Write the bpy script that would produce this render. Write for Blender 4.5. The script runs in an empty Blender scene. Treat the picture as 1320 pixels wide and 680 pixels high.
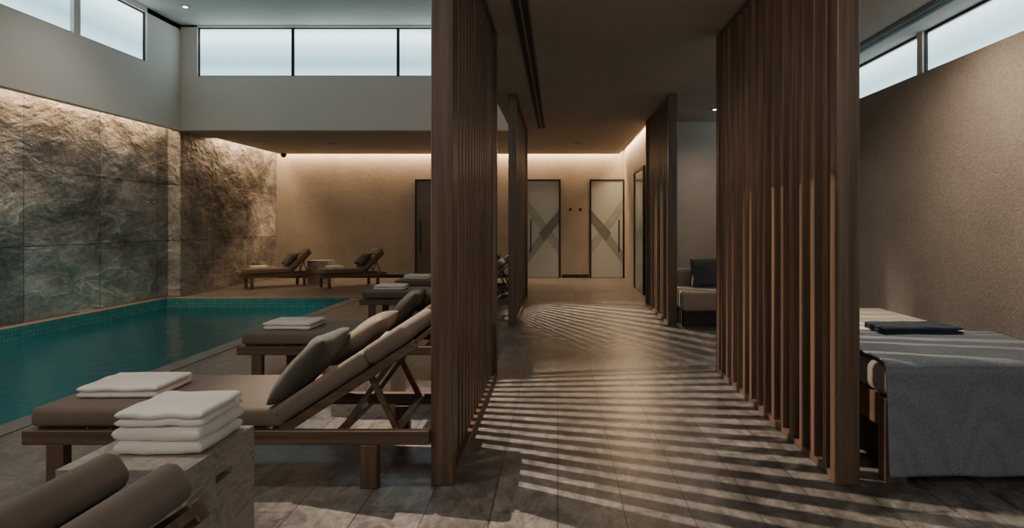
import bpy, bmesh, math, random
from mathutils import Matrix, Vector, noise
random.seed(4)
S=bpy.context.scene
COL=S.collection
# ------------------------------------------------------------------ materials
def newmat(name):
    m=bpy.data.materials.new(name); m.use_nodes=True
    nt=m.node_tree; nt.nodes.clear()
    out=nt.nodes.new('ShaderNodeOutputMaterial')
    b=nt.nodes.new('ShaderNodeBsdfPrincipled')
    nt.links.new(b.outputs[0],out.inputs[0])
    return m,nt,b,out
def N(nt,t,**k):
    n=nt.nodes.new(t)
    for a,v in k.items(): setattr(n,a,v)
    return n
def coords(nt,scale=(1,1,1),kind='Object',rot=(0,0,0)):
    tc=N(nt,'ShaderNodeTexCoord'); mp=N(nt,'ShaderNodeMapping')
    mp.inputs['Scale'].default_value=scale; mp.inputs['Rotation'].default_value=rot
    nt.links.new(tc.outputs[kind],mp.inputs[0]); return mp.outputs[0]
def ramp(nt,fac,stops):
    r=N(nt,'ShaderNodeValToRGB'); e=r.color_ramp.elements
    while len(e)>1: e.remove(e[0])
    e[0].position=stops[0][0]; e[0].color=(*stops[0][1],1)
    for p,c in stops[1:]:
        x=e.new(p); x.color=(*c,1)
    nt.links.new(fac,r.inputs[0]); return r.outputs[0]
def noisen(nt,vec,scale,detail=4,rough=.55,dist=0,typ=None):
    n=N(nt,'ShaderNodeTexNoise'); n.inputs['Scale'].default_value=scale
    if typ: n.noise_type=typ
    n.inputs['Detail'].default_value=detail; n.inputs['Roughness'].default_value=rough
    n.inputs['Distortion'].default_value=dist
    nt.links.new(vec,n.inputs['Vector']); return n.outputs[0]
def bump(nt,b,h,strength=.3,dist=.02,prev=None):
    n=N(nt,'ShaderNodeBump'); n.inputs['Strength'].default_value=strength; n.inputs['Distance'].default_value=dist
    nt.links.new(h,n.inputs['Height'])
    if prev: nt.links.new(prev,n.inputs['Normal'])
    nt.links.new(n.outputs[0],b.inputs['Normal']); return n.outputs[0]
def mixc(nt,fac,a,bb,mode='MIX'):
    n=N(nt,'ShaderNodeMix',data_type='RGBA',blend_type=mode)
    if isinstance(fac,(int,float)): n.inputs[0].default_value=fac
    else: nt.links.new(fac,n.inputs[0])
    for i,v in ((6,a),(7,bb)):
        if isinstance(v,tuple): n.inputs[i].default_value=(*v,1)
        else: nt.links.new(v,n.inputs[i])
    return n.outputs[2]
def plain(name,c,rough=.6,metal=0,c2=None,nscale=6,bs=0,bscale=60,bd=.005):
    m,nt,b,o=newmat(name)
    v=coords(nt)
    c2=c2 or tuple(x*.82 for x in c)
    f=noisen(nt,v,nscale,5)
    nt.links.new(ramp(nt,f,[(.3,c2),(.7,c)]),b.inputs['Base Color'])
    b.inputs['Roughness'].default_value=rough; b.inputs['Metallic'].default_value=metal
    if bs: bump(nt,b,noisen(nt,v,bscale,4),bs,bd)
    return m
def wood(name,axis,tint=1.05):
    m,nt,b,o=newmat(name)
    sc=[16,16,16]; sc[axis]=.5
    v=coords(nt,tuple(sc))
    f=noisen(nt,v,2.2,5,.5,.2)
    d=(.06*tint,.036*tint,.023*tint); l=(.15*tint,.09*tint,.057*tint)
    nt.links.new(ramp(nt,f,[(.3,d),(.5,(.1*tint,.06*tint,.038*tint)),(.72,l)]),b.inputs['Base Color'])
    b.inputs['Roughness'].default_value=.42
    bump(nt,b,f,.15,.003)
    return m
def emis(name,c,s):
    m,nt,b,o=newmat(name)
    b.inputs['Base Color'].default_value=(*c,1)
    b.inputs['Emission Color'].default_value=(*c,1); b.inputs['Emission Strength'].default_value=s
    return m
def skyglass(name,h,lo,hi,st):
    m,nt,b,o=newmat(name)
    tc=N(nt,'ShaderNodeTexCoord'); sx=N(nt,'ShaderNodeSeparateXYZ'); nt.links.new(tc.outputs['Object'],sx.inputs[0])
    mr=N(nt,'ShaderNodeMapRange'); mr.inputs[1].default_value=0; mr.inputs[2].default_value=h; nt.links.new(sx.outputs[2],mr.inputs[0])
    mid=tuple(a*.6+b_*.4 for a,b_ in zip(lo,hi))
    c=ramp(nt,mr.outputs[0],[(0,mid),(.3,lo),(.62,mid),(.8,hi),(.9,hi),(1,mid)])
    b.inputs['Base Color'].default_value=(.3,.35,.36,1); b.inputs['Roughness'].default_value=.4
    nt.links.new(c,b.inputs['Emission Color']); b.inputs['Emission Strength'].default_value=st
    return m
W=[wood('wood_x',0),wood('wood_y',1),wood('wood_z',2)]
m,nt,b,o=newmat('floor_stone')
v=coords(nt,(1,1,1),rot=(0,0,math.pi/2))
br=N(nt,'ShaderNodeTexBrick'); nt.links.new(v,br.inputs['Vector'])
br.inputs['Scale'].default_value=1; br.inputs['Brick Width'].default_value=.7; br.inputs['Row Height'].default_value=.3
br.inputs['Mortar Size'].default_value=.0035; br.inputs['Mortar Smooth'].default_value=.1; br.inputs['Bias'].default_value=0
br.inputs['Color1'].default_value=(.12,.11,.102,1); br.inputs['Color2'].default_value=(.16,.148,.138,1); br.inputs['Mortar'].default_value=(.05,.045,.041,1)
f=noisen(nt,coords(nt,(2.4,1.2,1),rot=(0,0,.35)),1.8,10,.68,1.3)
f3=noisen(nt,coords(nt,(1.8,1,1)),7,10,.72,.4)
vein=ramp(nt,f,[(.34,(.58,.57,.56)),(.47,(.9,.89,.88)),(.5,(1.35,1.32,1.28)),(.53,(.92,.91,.9)),(.68,(1.45,1.42,1.38))])
c=mixc(nt,1.0,br.outputs[0],vein,'MULTIPLY')
c=mixc(nt,1.0,c,ramp(nt,f3,[(.36,(.58,.58,.58)),(.62,(1.35,1.33,1.3))]),'MULTIPLY')
nt.links.new(c,b.inputs['Base Color'])
nt.links.new(ramp(nt,f3,[(.3,(.27,.27,.27)),(.7,(.44,.44,.44))]),b.inputs['Roughness'])
pb=bump(nt,b,f3,.22,.005)
bump(nt,b,br.outputs[1],-.6,.004,pb)
FLOOR=m
def stonewall(name,axis,dark=1.0):
    m,nt,b,o=newmat(name)
    tc=N(nt,'ShaderNodeTexCoord'); sx=N(nt,'ShaderNodeSeparateXYZ'); nt.links.new(tc.outputs['Object'],sx.inputs[0])
    cb=N(nt,'ShaderNodeCombineXYZ'); nt.links.new(sx.outputs[axis],cb.inputs[0]); nt.links.new(sx.outputs[2],cb.inputs[1])
    br=N(nt,'ShaderNodeTexBrick'); nt.links.new(cb.outputs[0],br.inputs['Vector']); br.offset=0
    br.inputs['Scale'].default_value=1; br.inputs['Brick Width'].default_value=1.35; br.inputs['Row Height'].default_value=1.0
    br.inputs['Mortar Size'].default_value=.007; br.inputs['Mortar Smooth'].default_value=.1
    br.inputs['Color1'].default_value=(.7,.7,.7,1); br.inputs['Color2'].default_value=(1.22,1.21,1.19,1); br.inputs['Mortar'].default_value=(.25,.25,.25,1)
    v=coords(nt,(1,1,1),rot=(.7,.2,.1))
    f=noisen(nt,v,.75,11,.53,.3)
    g=noisen(nt,coords(nt,(1,1,1.8),rot=(.75,.1,0)),1.4,10,.58,.25)
    r=noisen(nt,coords(nt,(1,.6,1.4),rot=(-.7,.3,.2)),.75,8,.45,.15,'RIDGED_MULTIFRACTAL')
    vn=noisen(nt,coords(nt,(1,.35,1.5),rot=(-.75,0,0)),1.1,7,.5,.8)
    h=noisen(nt,coords(nt,(1,1,1)),14,9,.78,.1)
    col=ramp(nt,f,[(.34,(.078*dark,.079*dark,.077*dark)),(.46,(.13*dark,.13*dark,.126*dark)),(.54,(.18*dark,.176*dark,.167*dark)),(.68,(.31*dark,.296*dark,.27*dark))])
    c=mixc(nt,1.0,col,ramp(nt,g,[(.38,(.64,.64,.64)),(.6,(1.28,1.26,1.23))]),'MULTIPLY')
    c=mixc(nt,1.0,c,ramp(nt,h,[(.36,(.75,.75,.75)),(.62,(1.2,1.2,1.2))]),'MULTIPLY')
    c=mixc(nt,1.0,c,ramp(nt,vn,[(.47,(1,1,1)),(.497,(1.15,1.15,1.15)),(.505,(2.1,2.03,1.9)),(.513,(.85,.85,.85)),(.55,(1,1,1))]),'MULTIPLY')
    c=mixc(nt,1.0,c,br.outputs[0],'MULTIPLY')
    nt.links.new(c,b.inputs['Base Color']); b.inputs['Roughness'].default_value=.52
    p=bump(nt,b,f,1,.36); p=bump(nt,b,g,.9,.12,p); p=bump(nt,b,h,.55,.013,p); p=bump(nt,b,r,.55,.08,p); bump(nt,b,br.outputs[1],-1,.015,p)
    return m
STONE_Y=stonewall('quartzite_wall',1,1.1)
def roughplaster(name,lo,hi,ns,hs,bd,k=1,rg=.9):
    m,nt,b,o=newmat(name); v=coords(nt)
    f=noisen(nt,v,ns,5,.55); h=noisen(nt,v,hs,4,.65); q=noisen(nt,v,hs*.25,5,.6)
    c=ramp(nt,f,[(.3,lo),(.7,hi)])
    c=mixc(nt,k,c,mixc(nt,1.0,c,ramp(nt,h,[(.35,(.82,.82,.82)),(.65,(1.16,1.16,1.16))]),'MULTIPLY'))
    nt.links.new(c,b.inputs['Base Color']); b.inputs['Roughness'].default_value=rg
    p=bump(nt,b,q,.35*k,bd*1.5); bump(nt,b,h,.85*k,bd,p); return m
PLAST_WARM=roughplaster('plaster_taupe',(.29,.25,.208),(.375,.328,.275),1.2,45,.007,.7)
PLAST_RIGHT=roughplaster('plaster_rough',(.33,.283,.238),(.42,.365,.31),1.2,75,.013,1)
PLAST_GREY=plain('plaster_grey',(.42,.37,.325),.85,c2=(.35,.31,.275),nscale=1.5,bs=.25,bscale=20,bd=.006)
FASC=plain('fascia_paint',(.7,.625,.565),.8,c2=(.66,.59,.53),nscale=1)
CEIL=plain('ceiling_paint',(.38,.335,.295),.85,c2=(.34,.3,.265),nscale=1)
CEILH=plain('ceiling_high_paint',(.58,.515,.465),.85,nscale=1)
DARKM=plain('dark_metal',(.03,.028,.026),.4,.6)
BLACK=plain('black_slot',(.006,.006,.006),.7)
PLINTH=plain('plinth_dark',(.02,.017,.015),.6)
TAN=plain('coping_stone',(.22,.197,.172),.6,c2=(.15,.134,.117),nscale=8,bs=.2,bscale=40)
m,nt,b,o=newmat('travertine')
f=noisen(nt,coords(nt,(1,1,3.2),rot=(.35,.25,0)),3.2,12,.72,1.6); h=noisen(nt,coords(nt),40,6,.7)
c=ramp(nt,f,[(.3,(.17,.143,.118)),(.44,(.26,.222,.185)),(.5,(.38,.33,.28)),(.55,(.27,.23,.194)),(.7,(.42,.37,.315))])
c=mixc(nt,1.0,c,ramp(nt,h,[(.36,(.88,.88,.88)),(.6,(1.06,1.06,1.06))]),'MULTIPLY')
nt.links.new(c,b.inputs['Base Color']); b.inputs['Roughness'].default_value=.55; bump(nt,b,h,.4,.004); TRAV=m
SLOT=plain('slot_shadow_stone',(.03,.025,.022),.8)
def fabric(name,c,bs=.35,scale=350,wr=.25):
    m,nt,b,o=newmat(name); v=coords(nt)
    f=noisen(nt,v,4,4)
    nt.links.new(ramp(nt,f,[(.3,tuple(x*.85 for x in c)),(.7,c)]),b.inputs['Base Color'])
    b.inputs['Roughness'].default_value=.9; b.inputs['Sheen Weight'].default_value=.1
    p=bump(nt,b,noisen(nt,v,6,3),wr,.03); bump(nt,b,noisen(nt,v,scale,2),bs,.002,p)
    return m
CUSH=fabric('cushion_taupe',(.155,.115,.085)); PILD=fabric('pillow_olive',(.065,.057,.043)); PILB=fabric('pillow_brown',(.14,.103,.075))
DBF=fabric('daybed_fabric',(.27,.215,.17)); NAVY=fabric('pillow_slate',(.065,.071,.077)); SHEET=fabric('sheet_cream',(.68,.61,.53),.1)
TOWEL=fabric('terry_towel',(.82,.76,.69),1.0,110,.4); MATT=fabric('mattress_taupe',(.2,.165,.14)); NAVT=fabric('navy_textile',(.014,.027,.045))
m,nt,b,o=newmat('woven_blanket'); v=coords(nt)
vo=N(nt,'ShaderNodeTexVoronoi'); vo.inputs['Scale'].default_value=115; vo.inputs['Randomness'].default_value=.5; nt.links.new(v,vo.inputs['Vector'])
nt.links.new(ramp(nt,vo.outputs[0],[(.1,(.22,.255,.288)),(.6,(.125,.145,.168))]),b.inputs['Base Color'])
b.inputs['Roughness'].default_value=.95; bump(nt,b,vo.outputs[0],-.7,.006); BLANK=m
FROST=plain('frosted_glass',(.43,.46,.43),.3,c2=(.37,.4,.37),nscale=1); FROSTL=plain('frosted_etch_line',(.17,.175,.16),.5); FROSTD=plain('frosted_band',(.17,.175,.16),.4); FROSTM=plain('frosted_panel_mid',(.28,.295,.27),.35); FROSTT=plain('frosted_panel_pale',(.33,.35,.325),.35)
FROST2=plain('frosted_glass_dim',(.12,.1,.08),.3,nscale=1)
TEALG=plain('teal_glass',(.34,.42,.39),.15)
WIN=skyglass('window_sky',.85,(.2,.38,.44),(.74,.97,1.0),3.1)
WINR=skyglass('window_sky_side',.37,(.36,.56,.62),(.74,.96,1),2.7)
LAMP=emis('lamp_glow',(1,.75,.5),12)
m,nt,b,o=newmat('pool_mosaic')
ch=N(nt,'ShaderNodeTexBrick'); 
tc=N(nt,'ShaderNodeTexCoord'); sx=N(nt,'ShaderNodeSeparateXYZ'); nt.links.new(tc.outputs['Object'],sx.inputs[0])
ad=N(nt,'ShaderNodeMath',operation='ADD'); nt.links.new(sx.outputs[0],ad.inputs[0]); nt.links.new(sx.outputs[1],ad.inputs[1])
cb=N(nt,'ShaderNodeCombineXYZ'); nt.links.new(ad.outputs[0],cb.inputs[0]); nt.links.new(sx.outputs[2],cb.inputs[1])
nt.links.new(cb.outputs[0],ch.inputs['Vector']); ch.offset=0
ch.inputs['Scale'].default_value=1; ch.inputs['Brick Width'].default_value=.055; ch.inputs['Row Height'].default_value=.055; ch.inputs['Mortar Size'].default_value=.004
ch.inputs['Color1'].default_value=(.03,.16,.155,1); ch.inputs['Color2'].default_value=(.06,.23,.22,1); ch.inputs['Mortar'].default_value=(.02,.085,.08,1)
nt.links.new(ch.outputs[0],b.inputs['Base Color']); b.inputs['Roughness'].default_value=.3; MOSA=m
BASIN=plain('pool_plaster',(.035,.22,.22),.6,c2=(.024,.145,.15),nscale=.7)
m=bpy.data.materials.new('pool_water'); m.use_nodes=True; nt=m.node_tree; nt.nodes.clear()
o=N(nt,'ShaderNodeOutputMaterial'); tr=N(nt,'ShaderNodeBsdfTransparent'); tr.inputs[0].default_value=(.14,.56,.59,1)
gl=N(nt,'ShaderNodeBsdfGlossy'); gl.inputs['Roughness'].default_value=.02; gl.inputs[0].default_value=(1,1,1,1)
fr=N(nt,'ShaderNodeFresnel'); fr.inputs[0].default_value=1.6
bp=N(nt,'ShaderNodeBump'); bp.inputs['Strength'].default_value=.6; bp.inputs['Distance'].default_value=.02
nt.links.new(noisen(nt,coords(nt,(1.6,1,1)),5,4),bp.inputs['Height'])
nt.links.new(bp.outputs[0],gl.inputs['Normal']); nt.links.new(bp.outputs[0],fr.inputs['Normal'])
mx=N(nt,'ShaderNodeMixShader'); nt.links.new(fr.outputs[0],mx.inputs[0]); nt.links.new(tr.outputs[0],mx.inputs[1]); nt.links.new(gl.outputs[0],mx.inputs[2])
nt.links.new(mx.outputs[0],o.inputs[0]); WATER=m

# ------------------------------------------------------------------ mesh helpers
def obj_from_bm(name,bm,mat,parent=None,smooth=False,loc=None):
    me=bpy.data.meshes.new(name); bm.normal_update(); bm.to_mesh(me); bm.free()
    ob=bpy.data.objects.new(name,me); COL.objects.link(ob)
    me.materials.append(mat)
    if smooth:
        for p in me.polygons: p.use_smooth=True
    if parent: ob.parent=parent
    if loc: ob.location=loc
    return ob
def addbox(bm,c,s,ry=0,rz=0,rx=0,bevel=0,seg=2):
    t=bmesh.new(); bmesh.ops.create_cube(t,size=1)
    bmesh.ops.scale(t,vec=Vector(s),verts=t.verts)
    if bevel: bmesh.ops.bevel(t,geom=list(t.edges),offset=min(bevel,min(s)*.49),segments=seg,profile=.5,affect='EDGES')
    M=Matrix.Translation(Vector(c))@Matrix.Rotation(rz,4,'Z')@Matrix.Rotation(ry,4,'Y')@Matrix.Rotation(rx,4,'X')
    bmesh.ops.transform(t,matrix=M,verts=t.verts)
    me=bpy.data.meshes.new('t'); t.to_mesh(me); t.free(); bm.from_mesh(me); bpy.data.meshes.remove(me)
def boxes(name,lst,mat,parent=None,bevel=0,seg=2,smooth=False,origin=None):
    bm=bmesh.new(); o=Vector(origin) if origin else Vector((0,0,0))
    for lo,hi in lst:
        lo=Vector(lo)-o; hi=Vector(hi)-o
        addbox(bm,(lo+hi)/2,hi-lo,bevel=bevel,seg=seg)
    return obj_from_bm(name,bm,mat,parent,smooth,o if origin else None)
def struct(ob,label,cat):
    ob['kind']='structure'; ob['label']=label; ob['category']=cat; return ob
def thing(ob,label,cat,group=None):
    ob['label']=label; ob['category']=cat
    if group: ob['group']=group
    return ob
def empty(name,loc=(0,0,0),rz=0):
    e=bpy.data.objects.new(name,None); e.empty_display_size=.2; e.location=loc; e.rotation_euler=(0,0,rz); COL.objects.link(e); return e
def copytree(root,loc,rz=0):
    n=root.copy(); COL.objects.link(n); n.location=loc; n.rotation_euler=(0,0,rz)
    for c in root.children:
        k=c.copy(); COL.objects.link(k); k.parent=n
        for g in c.children:
            q=g.copy(); COL.objects.link(q); q.parent=k
    return n
CH=2.95
# ------------------------------------------------------------------ shell
XL=-6.97; XL2=-6.75; YB=14.9; YF=10.96; XC=-.83; XR=3.1
struct(boxes('floor',[((-3.58,-2,-.2),(XR+.15,YB+.1,0)),((-7.1,10.8,-.2),(-3.58,YB+.1,0)),((-7.1,-2,-.2),(-3.58,-.6,0))],FLOOR),'grey brown stone tile floor with veining','floor')
struct(boxes('trim_1',[((-7.1,-.6,-.2),(-6.8,10.8,.004))],TAN),'tan stone pool coping along the stone wall','trim')
struct(boxes('trim_2',[((-6.8,10.8,.0),(-3.5,10.95,.006)),((-3.58,-.6,.0),(-3.4,10.8,.006))],TAN),'stone pool edge coping','trim')
struct(boxes('wall_left',[((-7.15,-2,-.2),(XL,11.1,3.1))],STONE_Y),'rough grey quartzite slab feature wall','wall')
struct(boxes('wall_pillar',[((-7.15,11.1,-.2),(XL2,YB+.1,3.1))],STONE_Y),'rough dark stone wall beyond the pool','wall')
struct(boxes('wall_back',[((-7.15,YB,-.2),(1.75,YB+.15,3.1))],PLAST_WARM),'taupe plaster wall lit from above','wall')
struct(boxes('wall_corridor',[((1.6,10.07,0),(1.75,YB,3.1))],PLAST_WARM),'taupe plaster wall beside the frosted doors','wall')
struct(boxes('wall_alcove',[((1.75,10.07,0),(XR+.15,10.2,3.1))],PLAST_GREY),'grey plaster wall behind the daybed','wall')
struct(boxes('wall_right',[((XR,-2,0),(XR+.15,10.07,2.58))],PLAST_RIGHT),'rough textured tan plaster wall','wall')
struct(boxes('wall_front',[((-7.15,-2.15,-.2),(XR+.15,-2,4.85))],PLAST_GREY),'plain plaster wall','wall')
struct(boxes('ceiling',[((XC,-2,CH),(XR+.15,10.07,3.1)),((XC,10.07,CH),(1.46,14.74,3.1)),((-6.6,12.0,CH),(XC,14.74,3.1)),((-6.9,11.1,CH),(XC,12.0,3.1)),
   ((-7.15,11.1,3.1),(1.9,YB+.15,3.16)),((1.4,10.0,3.1),(1.9,YB,3.16)),((-7.15,-2,3.12),(-6.8,11.1,3.18))],CEIL),'low taupe plaster ceiling with cove slots','ceiling')
struct(boxes('ceiling_high',[((-7.0,-2,4.8),(-.68,11.2,4.95))],CEILH),'high pale ceiling over the pool','ceiling')
struct(boxes('wall_fascia_left',[((-6.8,-2,CH),(-6.66,11.1,3.92)),((-6.8,-2,4.72),(-6.66,11.1,4.8)),((-6.8,10.07,3.92),(-6.66,11.1,4.8))],FASC),'pale fascia below the clerestory windows','wall')
struct(boxes('wall_fascia_back',[((-6.66,YF,CH),(XC,YF+.14,3.9)),((-6.66,YF,4.77),(XC,YF+.14,4.8)),((-6.66,YF,3.9),(-6.37,YF+.14,4.8))],FASC),'pale fascia beam over the pool end','wall')
struct(boxes('wall_fascia_right',[((XC,-2,3.1),(XC+.13,YF+.14,4.8))],FASC),'pale wall above the corridor ceiling edge','wall')
struct(boxes('baseboard_back',[((-6.75,YB-.012,0),(-3.5,YB,.08)),((-2.55,YB-.012,0),(-.8,YB,.08)),((.1,YB-.012,0),(.74,YB,.08))],DARKM),'slim dark baseboard','baseboard')
def window(n,axis,a0,a1,z0,z1,pos,mat,inward):
    def B(a,b,zz0,zz1,d0,d1):
        return ((a,pos+d0,zz0),(b,pos+d1,zz1)) if axis==0 else ((pos+d0,a,zz0),(pos+d1,b,zz1))
    c=((a0+a1)/2,pos,z0) if axis==0 else (pos,(a0+a1)/2,z0)
    e=empty('window_%d'%n,c); struct(e,'frosted clerestory window pane with slim dark frame','window')
    t=.024; L=[]
    for q in (B(a0,a1,z0,z0+t,-.03,.03),B(a0,a1,z1-t,z1,-.03,.03),B(a0,a0+t,z0+t,z1-t,-.03,.03),B(a1-t,a1,z0+t,z1-t,-.03,.03)): L.append(q)
    def fix(q): return tuple(map(tuple,[Vector(q[0])-Vector(c),Vector(q[1])-Vector(c)]))
    boxes('frame',[fix(q) for q in L],DARKM,e)
    boxes('glass',[fix(B(a0+t,a1-t,z0+t,z1-t,-.008,.008))],mat,e)
n=1
for a0,a1 in ((-6.37,-4.7),(-4.695,-2.835),(-2.83,-.83)):
    window(n,0,a0,a1,3.9,4.77,YF+.07,WIN,1); n+=1
ys=[10.07,8.61,7.15,5.69,4.23,2.77,1.31,-.15,-1.61]
for i in range(len(ys)-1):
    window(n,1,ys[i+1],ys[i],3.92,4.72,-6.73,WIN,1); n+=1
ys=[10.0,8.2,6.8,5.37,3.6,1.9,.1,-1.9]
for i in range(len(ys)-1):
    window(n,1,ys[i+1]+.03,ys[i]-.03,2.58,CH,XR+.08,WINR,1); n+=1
boxes_m=[((XR+.03,y-.04,2.58),(XR+.13,y+.04,CH)) for y in ys[1:-1]]
struct(boxes('trim_3',boxes_m,FASC),'pale window mullions on the plaster wall','trim')
struct(boxes('trim_4',[((-6.78,y-.06,3.92),(-6.665,y+.06,4.72)) for y in [8.61,7.15,5.69,4.23,2.77,1.31]],FASC),'pale window mullions above the pool','trim')
VT=plain('vent_trim',(.2,.18,.16),.6)
for x0,x1,y0,y1 in ((-.35,-.21,1.0,10.7),(2.78,2.92,1.0,9.8)):
    e=empty('ceiling_vent',((x0+x1)/2,(y0+y1)/2,CH)); thing(e,'long black linear slot air diffuser in the ceiling','vent')
    w=(x1-x0); L=(y1-y0)/2
    boxes('vent_frame',[((-w/2,-L,-.012),(w/2,L,-.0005))],VT,e)
    boxes('vent_slot',[((-w/2+.015,-L+.02,-.016),(-.01,L-.02,-.0125)),((.01,-L+.02,-.016),(w/2-.015,L-.02,-.0125))],BLACK,e)
# ------------------------------------------------------------------ doors
def frosted_door(n,x0,x1,mir,label,tint=FROST):
    y=YB; h=2.36; w=x1-x0
    e=empty('door_%d'%n,((x0+x1)/2,y,0)); struct(e,label,'door')
    t=.045
    boxes('door_frame',[((-w/2,-.05,0),(-w/2+t,0,h)),((w/2-t,-.05,0),(w/2,0,h)),((-w/2+t,-.05,h-t),(w/2-t,0,h))],DARKM,e)
    iw=w/2-t
    boxes('door_glass',[((-iw,-.03,.01),(iw,-.012,h-t))],tint,e)
    s=-1 if mir else 1
    def panel(name,pts,mat,off):
        bm=bmesh.new(); bm.faces.new([bm.verts.new((a*s,off,b_)) for a,b_ in pts]); return obj_from_bm(name,bm,mat,e)
    bm=bmesh.new()
    def line(p,q,th):
        p=Vector((p[0]*s,p[1])); q=Vector((q[0]*s,q[1])); d=(q-p).normalized(); nn=Vector((-d.y,d.x))*th/2
        vs=[bm.verts.new((a.x,-.035,a.y)) for a in (p+nn,q+nn,q-nn,p-nn)]
        bm.faces.new(vs)
    line((-iw,.62),(iw,1.62),.01); line((-iw,1.86),(iw,.86),.01)
    obj_from_bm('etched_line',bm,FROSTL,e)
    if n<3:
        panel('etched_panel',((-iw,1.86),(-iw,1.56),(iw,.56),(iw,.86)),FROSTT,-.0312)
        panel('etched_panel',((-iw,.62),(-iw,.32),(.02,.85),(.02,1.14)),FROSTM,-.0322)
        panel('etched_band',((iw,1.62),(iw,1.32),(.02,.85),(-.1,1.08)),FROSTD,-.0345)
    hx=-s*(iw-.09)
    boxes('handle',[((hx-.012,-.09,.62),(hx+.012,-.066,1.4)),((hx-.01,-.07,.7),(hx+.01,-.03,.72)),((hx-.01,-.07,1.3),(hx+.01,-.03,1.32))],BLACK,e)
frosted_door(1,-.78,.07,False,'frosted glass door with diagonal etched bands and black handle')
frosted_door(2,.76,1.6,True,'frosted glass door with crossing etched lines beside corridor corner')
frosted_door(3,-3.42,-2.6,False,'frosted glass door in black frame by the sun loungers',FROST2)
e=empty('door_4',(1.6,12.0,0)); struct(e,'clear glass side door with slim black frame','door')
boxes('door_frame',[((-.05,-.7,0),(0,-.65,2.36)),((-.05,.65,0),(0,.7,2.36)),((-.05,-.65,2.31),(0,.65,2.36))],DARKM,e)
boxes('door_glass',[((-.03,-.65,.01),(-.012,.65,2.31))],TEALG,e)
def hook(x):
    bm=bmesh.new()
    bmesh.ops.create_cone(bm,cap_ends=True,segments=20,radius1=.022,radius2=.022,depth=.05,matrix=Matrix.Translation((0,-.025,0))@Matrix.Rotation(math.pi/2,4,'X'))
    bmesh.ops.create_cone(bm,cap_ends=True,segments=20,radius1=.035,radius2=.032,depth=.014,matrix=Matrix.Translation((0,-.057,0))@Matrix.Rotation(math.pi/2,4,'X'))
    o=obj_from_bm('wall_hook',bm,BLACK,loc=(x,YB,1.64)); thing(o,'small round black robe hook between the doors','hook','robe hooks')
hook(.3); hook(.54)
# ------------------------------------------------------------------ slatted screens
def screen(x,y0,y1,ns,label,th=.05,dp=.045):
    e=empty('slatted_screen',(x,(y0+y1)/2,0)); thing(e,label,'room divider','wooden slatted screens')
    L=(y1-y0)/2; H=CH-.004
    for s in (-1,1):
        boxes('post',[((-.055,min(s*L,s*(L-.09)),0),(.055,max(s*L,s*(L-.09)),H))],W[2],e,bevel=.004,seg=1)
    a=-L+.09; b_=L-.09; p=(b_-a)/ns
    lst=[]
    for i in range(ns):
        c=a+p*(i+.5); lst.append(((-dp/2,c-th/2,.035),(dp/2,c+th/2,H-.03)))
    boxes('slats',lst,W[2],e,bevel=.003,seg=1)
    boxes('bottom_rail',[((-.05,a,.0),(.05,b_,.035))],W[1],e)
    boxes('top_rail',[((-.05,a,H-.03),(.05,b_,H))],W[1],e)
screen(-.575,3.08,5.35,16,'tall dark walnut slatted screen beside the sun loungers',.055,.055)
screen(1.445,3.08,5.45,14,'tall dark walnut slatted screen beside the massage bed',.05,.1)
screen(-.575,7.9,10.75,16,'tall walnut slatted screen further along the corridor by the pool',.045,.034)
screen(1.465,7.9,9.98,15,'tall walnut slatted screen beside the daybed')
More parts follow.
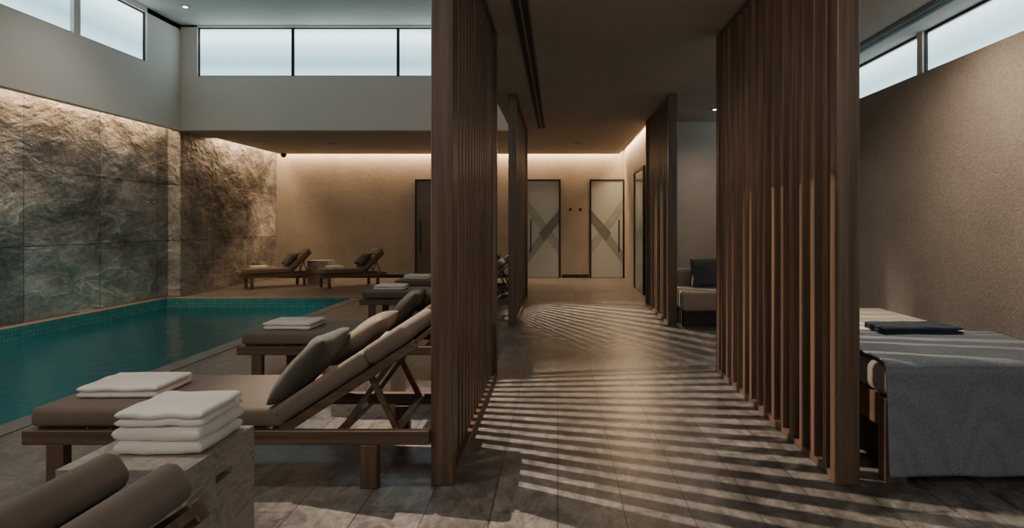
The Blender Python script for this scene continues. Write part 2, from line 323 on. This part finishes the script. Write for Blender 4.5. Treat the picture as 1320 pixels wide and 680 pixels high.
# ------------------------------------------------------------------ loungers
def rounded(bm,c,s,ry=0,r=.04,seg=4): addbox(bm,c,s,ry=ry,bevel=r,seg=seg)
ANG=math.radians(33); BD=Vector((math.cos(ANG),0,math.sin(ANG))); BN=Vector((-BD.z,0,BD.x)); BB=Vector((.27,0,.255))
def make_lounger(loc,rz=0):
    e=empty('sun_lounger',loc,rz)
    hy=.36
    for s in (-1,1):
        y0,y1=sorted((s*hy,s*(hy-.04)))
        boxes('side_rail',[((-1,y0,.215),(1,y1,.285))],W[0],e,bevel=.004,seg=1)
    boxes('end_rail',[((-1,-hy+.04,.215),(-.955,hy-.04,.285))],W[1],e,bevel=.004,seg=1)
    boxes('end_rail',[((.955,-hy+.04,.215),(1,hy-.04,.285))],W[1],e,bevel=.004,seg=1)
    for x in (-.88,.66):
        for s in (-1,1):
            y0,y1=sorted((s*hy,s*(hy-.06)))
            boxes('leg',[((x,y0,0),(x+.085,y1,.215))],W[2],e,bevel=.004,seg=1)
    bm=bmesh.new()
    for i in range(11):
        addbox(bm,(-.9+i*.115,0,.279),(.08,.62,.018))
    obj_from_bm('seat_slats',bm,W[1],e)
    bm=bmesh.new(); rounded(bm,(-.345,0,.345),(1.25,.7,.095),r=.026); 
    obj_from_bm('seat_cushion',bm,CUSH,e,True)
    ry=-ANG
    bm=bmesh.new(); Lb=.79
    for s in (-1,1):
        c=BB+BD*(Lb/2)+BN*.02+Vector((0,s*.31,0)); addbox(bm,c,(Lb,.04,.045),ry=ry,bevel=.003,seg=1)
    for k in (.1,.25,.4,.55,.7,.77):
        c=BB+BD*k+BN*.025; addbox(bm,c,(.06,.58,.02),ry=ry)
    obj_from_bm('back_frame',bm,W[0],e)
    bm=bmesh.new()
    rounded(bm,BB+BD*.28+BN*.095,(.54,.7,.09),ry,.026)
    rounded(bm,BB+BD*.67+BN*.096,(.24,.7,.092),ry,.03)
    obj_from_bm('back_cushion',bm,CUSH,e,True)
    bm=bmesh.new(); p=BB+BD*.5; q=Vector((.82,0,.265))
    for s in (-1,1):
        m_=(p+q)/2; dd=q-p; addbox(bm,m_+Vector((0,s*.27,0)),(dd.length,.022,.028),ry=-math.atan2(dd.z,dd.x))
        a=Vector((.52,0,.24)); b_=BB+BD*.6; m_=(a+b_)/2; dd=b_-a
        addbox(bm,m_+Vector((0,s*.235,0)),(dd.length,.018,.024),ry=-math.atan2(dd.z,dd.x))
    addbox(bm,q,(.03,.63,.03)); addbox(bm,(.52,0,.24),(.03,.63,.03))
    obj_from_bm('strut',bm,W[0],e)
    return e
g='taupe cushioned sun loungers'
LY=[.99,3.4,5.48,8.64,10.3]
base_l=make_lounger((-1.63,LY[1],0)); thing(base_l,'walnut sun lounger with taupe cushion, towel and two pillows','sun lounger',g)
labs=['walnut sun lounger with taupe cushion beside stone side table',None,'walnut sun lounger with folded white towel beside the pool','walnut sun lounger with taupe pad and white towel','walnut sun lounger with taupe pad near slatted screen']
for i in (0,2,3,4):
    c=copytree(base_l,(-1.65 if i!=0 else -1.67,LY[i],0)); thing(c,labs[i],'sun lounger',g)
for (x,y) in ((-5.82,12.9),(-4.28,12.9)):
    c=copytree(base_l,(x,y,0),math.radians(40)); thing(c,'walnut sun lounger angled in front of taupe plaster wall','sun lounger',g)
    c.scale=(.66,.7,.98)
def pillow_mesh(w,h,t,seed=0):
    bm=bmesh.new(); n=20; G={}
    for side in (1,-1):
        for i in range(n+1):
            for j in range(n+1):
                u=-1+2*i/n; v_=-1+2*j/n
                u=math.copysign(1-(1-abs(u))**1.4,u); v_=math.copysign(1-(1-abs(v_))**1.4,v_)
                if side==-1 and (i in(0,n) or j in (0,n)): G[(side,i,j)]=G[(1,i,j)]; continue
                k=max(0,(1-abs(u)**4))*max(0,(1-abs(v_)**4)); z=side*t/2*(k**.45)*(1-.18*(u*u+v_*v_)/2)
                pin=1-.035*(1-abs(u*v_)) * (max(abs(u),abs(v_))**6)
                z+=side*noise.noise(Vector((u*1.8+seed,v_*1.8,seed)))*t*.14*(k**.5)
                G[(side,i,j)]=bm.verts.new((u*w/2*pin,v_*h/2*pin,z))
    for side in (1,-1):
        for i in range(n):
            for j in range(n):
                q=[G[(side,i,j)],G[(side,i+1,j)],G[(side,i+1,j+1)],G[(side,i,j+1)]]
                if side==-1: q.reverse()
                bm.faces.new(q)
    me=bpy.data.meshes.new('pillow'); bm.normal_update(); bm.to_mesh(me); bm.free()
    for p in me.polygons: p.use_smooth=True
    return me
def bolster_mesh(w,h,t):
    bm=bmesh.new(); addbox(bm,(0,0,0),(w,h,t),bevel=t*.36,seg=5)
    me=bpy.data.meshes.new('pillow'); bm.normal_update(); bm.to_mesh(me); bm.free()
    for p in me.polygons: p.use_smooth=True
    return me
def pillow(name,lc,rot,size,mat,label,parentM=None,seed=0,group='lounge pillows',bol=False):
    me=bolster_mesh(*size) if bol else pillow_mesh(*size,seed); me.materials.append(mat)
    o=bpy.data.objects.new(name,me); COL.objects.link(o)
    M=Matrix.Translation(lc)@Matrix.Rotation(rot[2],4,'Z')@Matrix.Rotation(rot[1],4,'Y')@Matrix.Rotation(rot[0],4,'X')
    if parentM: M=parentM@M
    o.matrix_world=M; thing(o,label,'pillow',group); return o
def lm(e): return Matrix.Translation(e.location)@Matrix.Rotation(e.rotation_euler.z,4,'Z')@Matrix.Diagonal((e.scale.x,e.scale.y,1,1))
allL=[o for o in COL.objects if o.name.startswith('sun_lounger')]
allL.sort(key=lambda o:(o.location.y))
for i,l in enumerate(allL):
    M=lm(l)
    if l.rotation_euler.z==0:
        if i==0:
            pillow('pillow',BB+BD*.41+BN*.188+Vector((0,.06,0)),(0,-math.radians(33),0),(.58,.56,.085),PILB,'brown cushion lying along lounger backrest',M,i+7,bol=True)
            continue
        pillow('pillow',Vector((.335,-.15,.565)),(0,-math.radians(49),0),(.42,.4,.135),PILD,'dark olive square pillow leaning on lounger backrest',M,i)
        pillow('pillow',BB+BD*.42+BN*.2+Vector((0,.16,0)),(0,-math.radians(38),0),(.4,.36,.12),PILB,'brown cushion resting on lounger backrest',M,i+7)
    else:
        M=Matrix.Translation(l.location)@Matrix.Rotation(l.rotation_euler.z,4,'Z')
        pillow('pillow',Vector((.24,0,.56)),(0,-math.radians(45),0),(.32,.4,.12),PILD,'dark olive pillow on lounger by plaster wall',M,i)
# ------------------------------------------------------------------ towels
def towel_mesh(w,d,layers,th,seed=0):
    bm=bmesh.new()
    for k in range(layers):
        t=bmesh.new(); 
        nx,ny=16,14
        ww=w*(1-.012*((k*7+seed)%3)); dd=d*(1-.015*((k*5+seed)%3))
        G={}
        for side in (1,-1):
            for i in range(nx+1):
                for j in range(ny+1):
                    u=-1+2*i/nx; v_=-1+2*j/ny
                    u=math.copysign(1-(1-abs(u))**1.7,u); v_=math.copysign(1-(1-abs(v_))**1.7,v_)
                    if side==-1 and (i in(0,nx) or j in(0,ny)): G[(side,i,j)]=G[(1,i,j)]; continue
                    kx=max(0,1-abs(u)**18)*max(0,1-abs(v_)**18)
                    nz=noise.noise(Vector((u*2+seed*3,v_*2+k,seed)))*.006
                    z=th*(k+.5)+side*th*.52*(kx**.5)+nz
                    G[(side,i,j)]=t.verts.new((u*ww/2+.003*noise.noise(Vector((v_*3,k,seed))),v_*dd/2,z))
        for side in (1,-1):
            for i in range(nx):
                for j in range(ny):
                    q=[G[(side,i,j)],G[(side,i+1,j)],G[(side,i+1,j+1)],G[(side,i,j+1)]]
                    if side==-1: q.reverse()
                    t.faces.new(q)
        me=bpy.data.meshes.new('t'); t.to_mesh(me); t.free(); bm.from_mesh(me); bpy.data.meshes.remove(me)
    if layers>1: addbox(bm,(0,d/2-.02,th*layers/2),(w*.97,.035,th*layers*.9),bevel=th*.4,seg=3)
    me=bpy.data.meshes.new('towel'); bm.normal_update(); bm.to_mesh(me); bm.free()
    for p in me.polygons: p.use_smooth=True
    me.materials.append(TOWEL); return me
def towel(loc,rz,size,label,group,seed=0,mat=None):
    me=towel_mesh(*size,seed)
    if mat: me.materials.clear(); me.materials.append(mat)
    o=bpy.data.objects.new('folded_towel',me); COL.objects.link(o); o.location=loc; o.rotation_euler=(0,0,rz)
    thing(o,label,'towel',group); return o
for l,s in zip(allL,range(20)):
    M=lm(l); near=l.rotation_euler.z==0
    if s==0: continue
    p=M@(Vector((-.66,-.02,.394)) if near else Vector((-.55,0,.386)))
    towel(p,l.rotation_euler.z+(.03 if s%2 else -.04),(.42 if near else .28,.34,2,.032 if near else .028),'folded white towel on the lounger seat','white towels on loungers',s)
def side_table(loc,w,d,h,label):
    e=empty('side_table',loc); thing(e,label,'side table','travertine cube side tables')
    hw,hd=w/2,d/2
    sl0,sl1=-.05,.05; z0,z1=h-.11,h-.085
    boxes('body',[((-hw,-hd,0),(hw-.04,hd,h)),((hw-.04,-hd,0),(hw,hd,z0)),((hw-.04,-hd,z1),(hw,hd,h)),((hw-.04,-hd,z0),(hw,sl0,z1)),((hw-.04,sl1,z0),(hw,hd,z1))],TRAV,e)
    boxes('handle_slot',[((hw-.0395,sl0,z0),(hw-.03,sl1,z1))],SLOT,e)
side_table((-1.33,2.1,0),.4,.42,.55,'travertine block side table holding stacked white towels')
side_table((-1.33,4.4,0),.4,.42,.5,'travertine block side table between two loungers')
side_table((-5.17,13.55,0),.44,.4,.5,'small stone cube table between angled loungers')
for k in range(3):
    towel((-1.295,2.14,.551+k*.044),(.02,-.03,.015)[k],(.29,.29-.01*k,1 if k<2 else 2,(.043,.043,.026)[k]),'thick folded white towel in stack on side table','towel stack on side table',20+k)
# ------------------------------------------------------------------ massage bed
e=empty('massage_bed',(2.17,4.15,0)); thing(e,'massage bed with taupe mattress and dark wood base','bed')
hx,hy=.52,1.05
for sx_ in (-1,1):
    for sy in (-1,1):
        x0,x1=sorted((sx_*hx,sx_*(hx-.1))); y0,y1=sorted((sy*hy,sy*(hy-.1)))
        boxes('leg',[((x0,y0,0),(x1,y1,.42))],W[2],e,bevel=.005,seg=1)
for sx_ in (-1,1):
    x0,x1=sorted((sx_*(hx-.01),sx_*(hx-.05)))
    boxes('side_rail',[((x0,-hy+.1,.26),(x1,hy-.1,.42))],W[1],e)
for sy in (-1,1):
    y0,y1=sorted((sy*(hy-.01),sy*(hy-.05)))
    boxes('end_rail',[((-hx+.1,y0,.26),(hx-.1,y1,.42))],W[0],e)
boxes('cabinet_base',[((-hx+.06,-hy+.12,.04),(hx-.06,hy-.12,.255))],PLINTH,e)
boxes('mattress',[((-hx,-hy,.42),(hx,hy,.585))],MATT,e,bevel=.05,seg=4,smooth=True)
o=boxes('bed_sheet',[((1.66,3.6,.5855),(2.68,5.17,.597))],SHEET,None,bevel=.005,smooth=True,origin=(2.17,4.4,.5855)); thing(o,'smooth cream sheet over the massage bed','bed sheet')
def blanket():
    bm=bmesh.new(); nx,ny=100,90
    x0,x1=1.63,2.72; topz=.606; yf=3.085
    Ltop=.80; Lh=.51; R=.04; tot=Ltop+R*1.57+Lh; G=[]
    for j in range(ny+1):
        s=tot*j/ny; row=[]
        for i in range(nx+1):
            u=i/nx; x=x0+(x1-x0)*u
            if s<Ltop: y=yf+R+(Ltop-s)*1.0; z=topz; off=0
            elif s<Ltop+R*1.5708:
                a=(s-Ltop)/R; y=yf+R-R*math.sin(a); z=topz-R+R*math.cos(a); off=0
            else:
                dd=s-Ltop-R*1.5708; y=yf; z=topz-R-dd; off=dd/Lh
            q=off**.8
            w=q*(.012*(1+math.sin(u*13+.6+.6*off))*(.6+.4*math.sin(u*4+1))+.004*(1+math.sin(u*29+1.2)))
            y-=w*.9+.008*off
            if s<Ltop:
                z+=.006*noise.noise(Vector((u*5,s*6,0)))+.007
                y+=.05*(Ltop-s)/Ltop*math.sin(u*3.0+.4)
            x+=.002*off*math.sin(s*9)
            row.append(bm.verts.new((x-2.17,y-3.5,z-.6)))
        G.append(row)
    for j in range(ny):
        for i in range(nx):
            bm.faces.new((G[j][i],G[j+1][i],G[j+1][i+1],G[j][i+1]))
    o=obj_from_bm('blanket',bm,BLANK,None,True,(2.17,3.5,.6))
    md=o.modifiers.new('s','SOLIDIFY'); md.thickness=.01; md.offset=1
    thing(o,'blue grey knitted blanket draped over the bed foot','blanket')
blanket()
towel((2.24,3.92,.622),.0,(.5,.26,2,.022),'folded dark navy textile on the bed','folded linens on bed',31,NAVT)
towel((1.86,4.95,.598),.02,(.34,.3,2,.03),'folded white towel at the head of bed','folded linens on bed',33)
# ------------------------------------------------------------------ daybed
e=empty('daybed',(2.25,8.25,0)); thing(e,'low upholstered daybed with dark plinth','daybed')
boxes('base',[((-.66,-.46,0),(.66,.45,.2))],PLINTH,e)
boxes('seat_cushion',[((-.68,-.52,.2),(.68,.3,.44))],DBF,e,bevel=.05,seg=4,smooth=True)
boxes('backrest',[((-.68,.32,.2),(.68,.5,.68))],DBF,e,bevel=.06,seg=4,smooth=True)
pillow('pillow',Vector((2.02,8.4,.64)),(math.radians(72),0,0),(.44,.4,.15),NAVY,'dark slate square pillow propped on the daybed',None,3)
# ------------------------------------------------------------------ pool
e=empty('swimming_pool',(-5.19,5.1,0)); thing(e,'rectangular indoor pool with teal mosaic and still water','pool')
def P(lo,hi): return ((lo[0]+5.19,lo[1]-5.1,lo[2]),(hi[0]+5.19,hi[1]-5.1,hi[2]))
boxes('basin',[P((-6.9,-.7,-1.4),(-3.48,10.9,-1.3)),P((-6.9,-.6,-1.3),(-6.795,10.8,-.3)),P((-3.58,-.6,-1.3),(-3.48,10.8,-.2)),P((-6.8,10.8,-1.3),(-3.58,10.9,-.2)),P((-6.8,-.7,-1.3),(-3.58,-.6,-.2))],BASIN,e)
boxes('mosaic_band',[P((-6.85,-.6,-.3),(-6.795,10.8,-.0)),P((-3.585,-.6,-.3),(-3.575,10.8,-.005)),P((-6.795,10.79,-.3),(-3.585,10.8,-.005))],MOSA,e)
bm=bmesh.new(); bm.faces.new([bm.verts.new((x+5.19,y-5.1,-.165)) for x,y in ((-6.795,-.6),(-3.585,-.6),(-3.585,10.79),(-6.795,10.79))])
obj_from_bm('water',bm,WATER,e)
# ------------------------------------------------------------------ lamps and added fill lights
RING=plain('ring',(.25,.22,.19),.5)
def disc(x,y,z,r,lit,label):
    e=empty('downlight',(x,y,z)); thing(e,label,'ceiling light' if lit else 'ceiling fitting','ceiling downlights')
    bm=bmesh.new(); bmesh.ops.create_cone(bm,cap_ends=True,segments=28,radius1=r,radius2=r*1.1,depth=.012,matrix=Matrix.Translation((0,0,-.0065)))
    obj_from_bm('trim_ring',bm,RING,e)
    bm=bmesh.new(); bmesh.ops.create_cone(bm,cap_ends=True,segments=28,radius1=r*.6,radius2=r*.6,depth=.004,matrix=Matrix.Translation((0,0,-.0148)))
    obj_from_bm('lens',bm,LAMP if lit else DARKM,e)
disc(-6.0,10.0,4.8,.06,True,'small glowing recessed ceiling downlight')
disc(2.26,8.92,CH,.05,True,'small glowing recessed ceiling downlight')
disc(-4.63,12.8,CH,.11,False,'flush dark round ceiling fitting'); disc(.41,12.7,CH,.11,False,'flush dark round ceiling fitting')
bm=bmesh.new(); bmesh.ops.create_uvsphere(bm,u_segments=20,v_segments=12,radius=.07)
o=obj_from_bm('security_camera',bm,BLACK,None,True,(-6.45,14.6,CH-.03)); thing(o,'small black dome camera under ceiling','camera')
def area(loc,rot,sx,sy,e,c,name='cove_light'):
    l=bpy.data.lights.new(name,'AREA'); l.shape='RECTANGLE'; l.size=sx; l.size_y=sy; l.energy=e; l.color=c
    o=bpy.data.objects.new(name,l); o.location=loc; o.rotation_euler=rot; COL.objects.link(o); return o
def spot(loc,tgt,e,c,ang,r=.03,blend=.4):
    l=bpy.data.lights.new('spot_lamp','SPOT'); l.energy=e; l.color=c; l.spot_size=math.radians(ang); l.spot_blend=blend; l.shadow_soft_size=r
    o=bpy.data.objects.new('spot_lamp',l); o.location=loc; d=Vector(tgt)-Vector(loc); o.rotation_euler=d.to_track_quat('-Z','Y').to_euler(); COL.objects.link(o)
WM=(1,.66,.38)
area((-2.6,14.82,3.07),(0,0,0),8.2,.08,215,WM)
area((-6.67,13.4,3.07),(0,0,0),.08,2.7,42,WM)
area((-6.9,5.0,3.1),(0,0,0),.07,12,180,WM)
area((1.53,12.4,3.07),(0,0,0),.08,4.6,90,WM)
WH=(1,.83,.67)
spot((-3.5,4.8,4.65),(.45,3.75,0),2900,WH,44,.018,.8)
spot((-1.55,11.15,2.9),(1.1,8.5,0),1900,WH,50,.014,.9)
spot((2.3,4.2,2.9),(2.7,4.2,0),125,(1,.8,.62),155,.1,1)
spot((.1,2.0,2.9),(1.4,4.2,1.9),58,(1,.83,.68),75,.08,1)  # added fill with no fixture, brightens the right screen evenly
spot((2.26,8.92,2.9),(2.3,8.9,0),45,(1,.8,.62),160,.05,.9)
spot((-2.0,2.4,4.7),(-1.7,2.6,0),240,(1,.87,.74),80,.2,.9)  # added soft fill with no fixture, brightens loungers and towels
spot((-5.4,8.0,4.7),(-5.8,8.0,0),80,(1,.94,.86),130,.2,.9)  # added fill with no fixture, lifts the pool hall
spot((.4,12.5,2.85),(.4,12.5,0),20,(1,.8,.6),140,.1,.9)
area((1.4,-1.85,1.9),(math.radians(80),0,0),3,1.6,36,(1,.94,.87),'front_fill')  # added fill behind the camera, lights screen posts and bed front
area((-4,-1.85,3.6),(math.radians(75),0,0),4.5,1.6,80,(1,.93,.86),'front_fill')  # added fill behind the camera on the pool side
for y in (1,3.5,6,8.5,10):
    area((-3.7,y,-.5),(0,math.radians(50),0),.4,1.6,22,(.35,.95,.92),'pool_fill')  # added underwater fill with no fixture, brightens the teal basin
w=bpy.data.worlds.new('w'); S.world=w; w.use_nodes=True; w.node_tree.nodes['Background'].inputs[0].default_value=(.3,.4,.45,1); w.node_tree.nodes['Background'].inputs[1].default_value=.1
# ------------------------------------------------------------------ camera
cam=bpy.data.cameras.new('camera'); co=bpy.data.objects.new('camera',cam); COL.objects.link(co)
co.location=(0,0,1.3); co.rotation_euler=(math.pi/2,0,0)
cam.sensor_fit='HORIZONTAL'; cam.sensor_width=36; cam.lens=800/1320*36
cam.shift_x=-59/1320; cam.shift_y=-52/1320; cam.clip_start=.05
S.camera=co
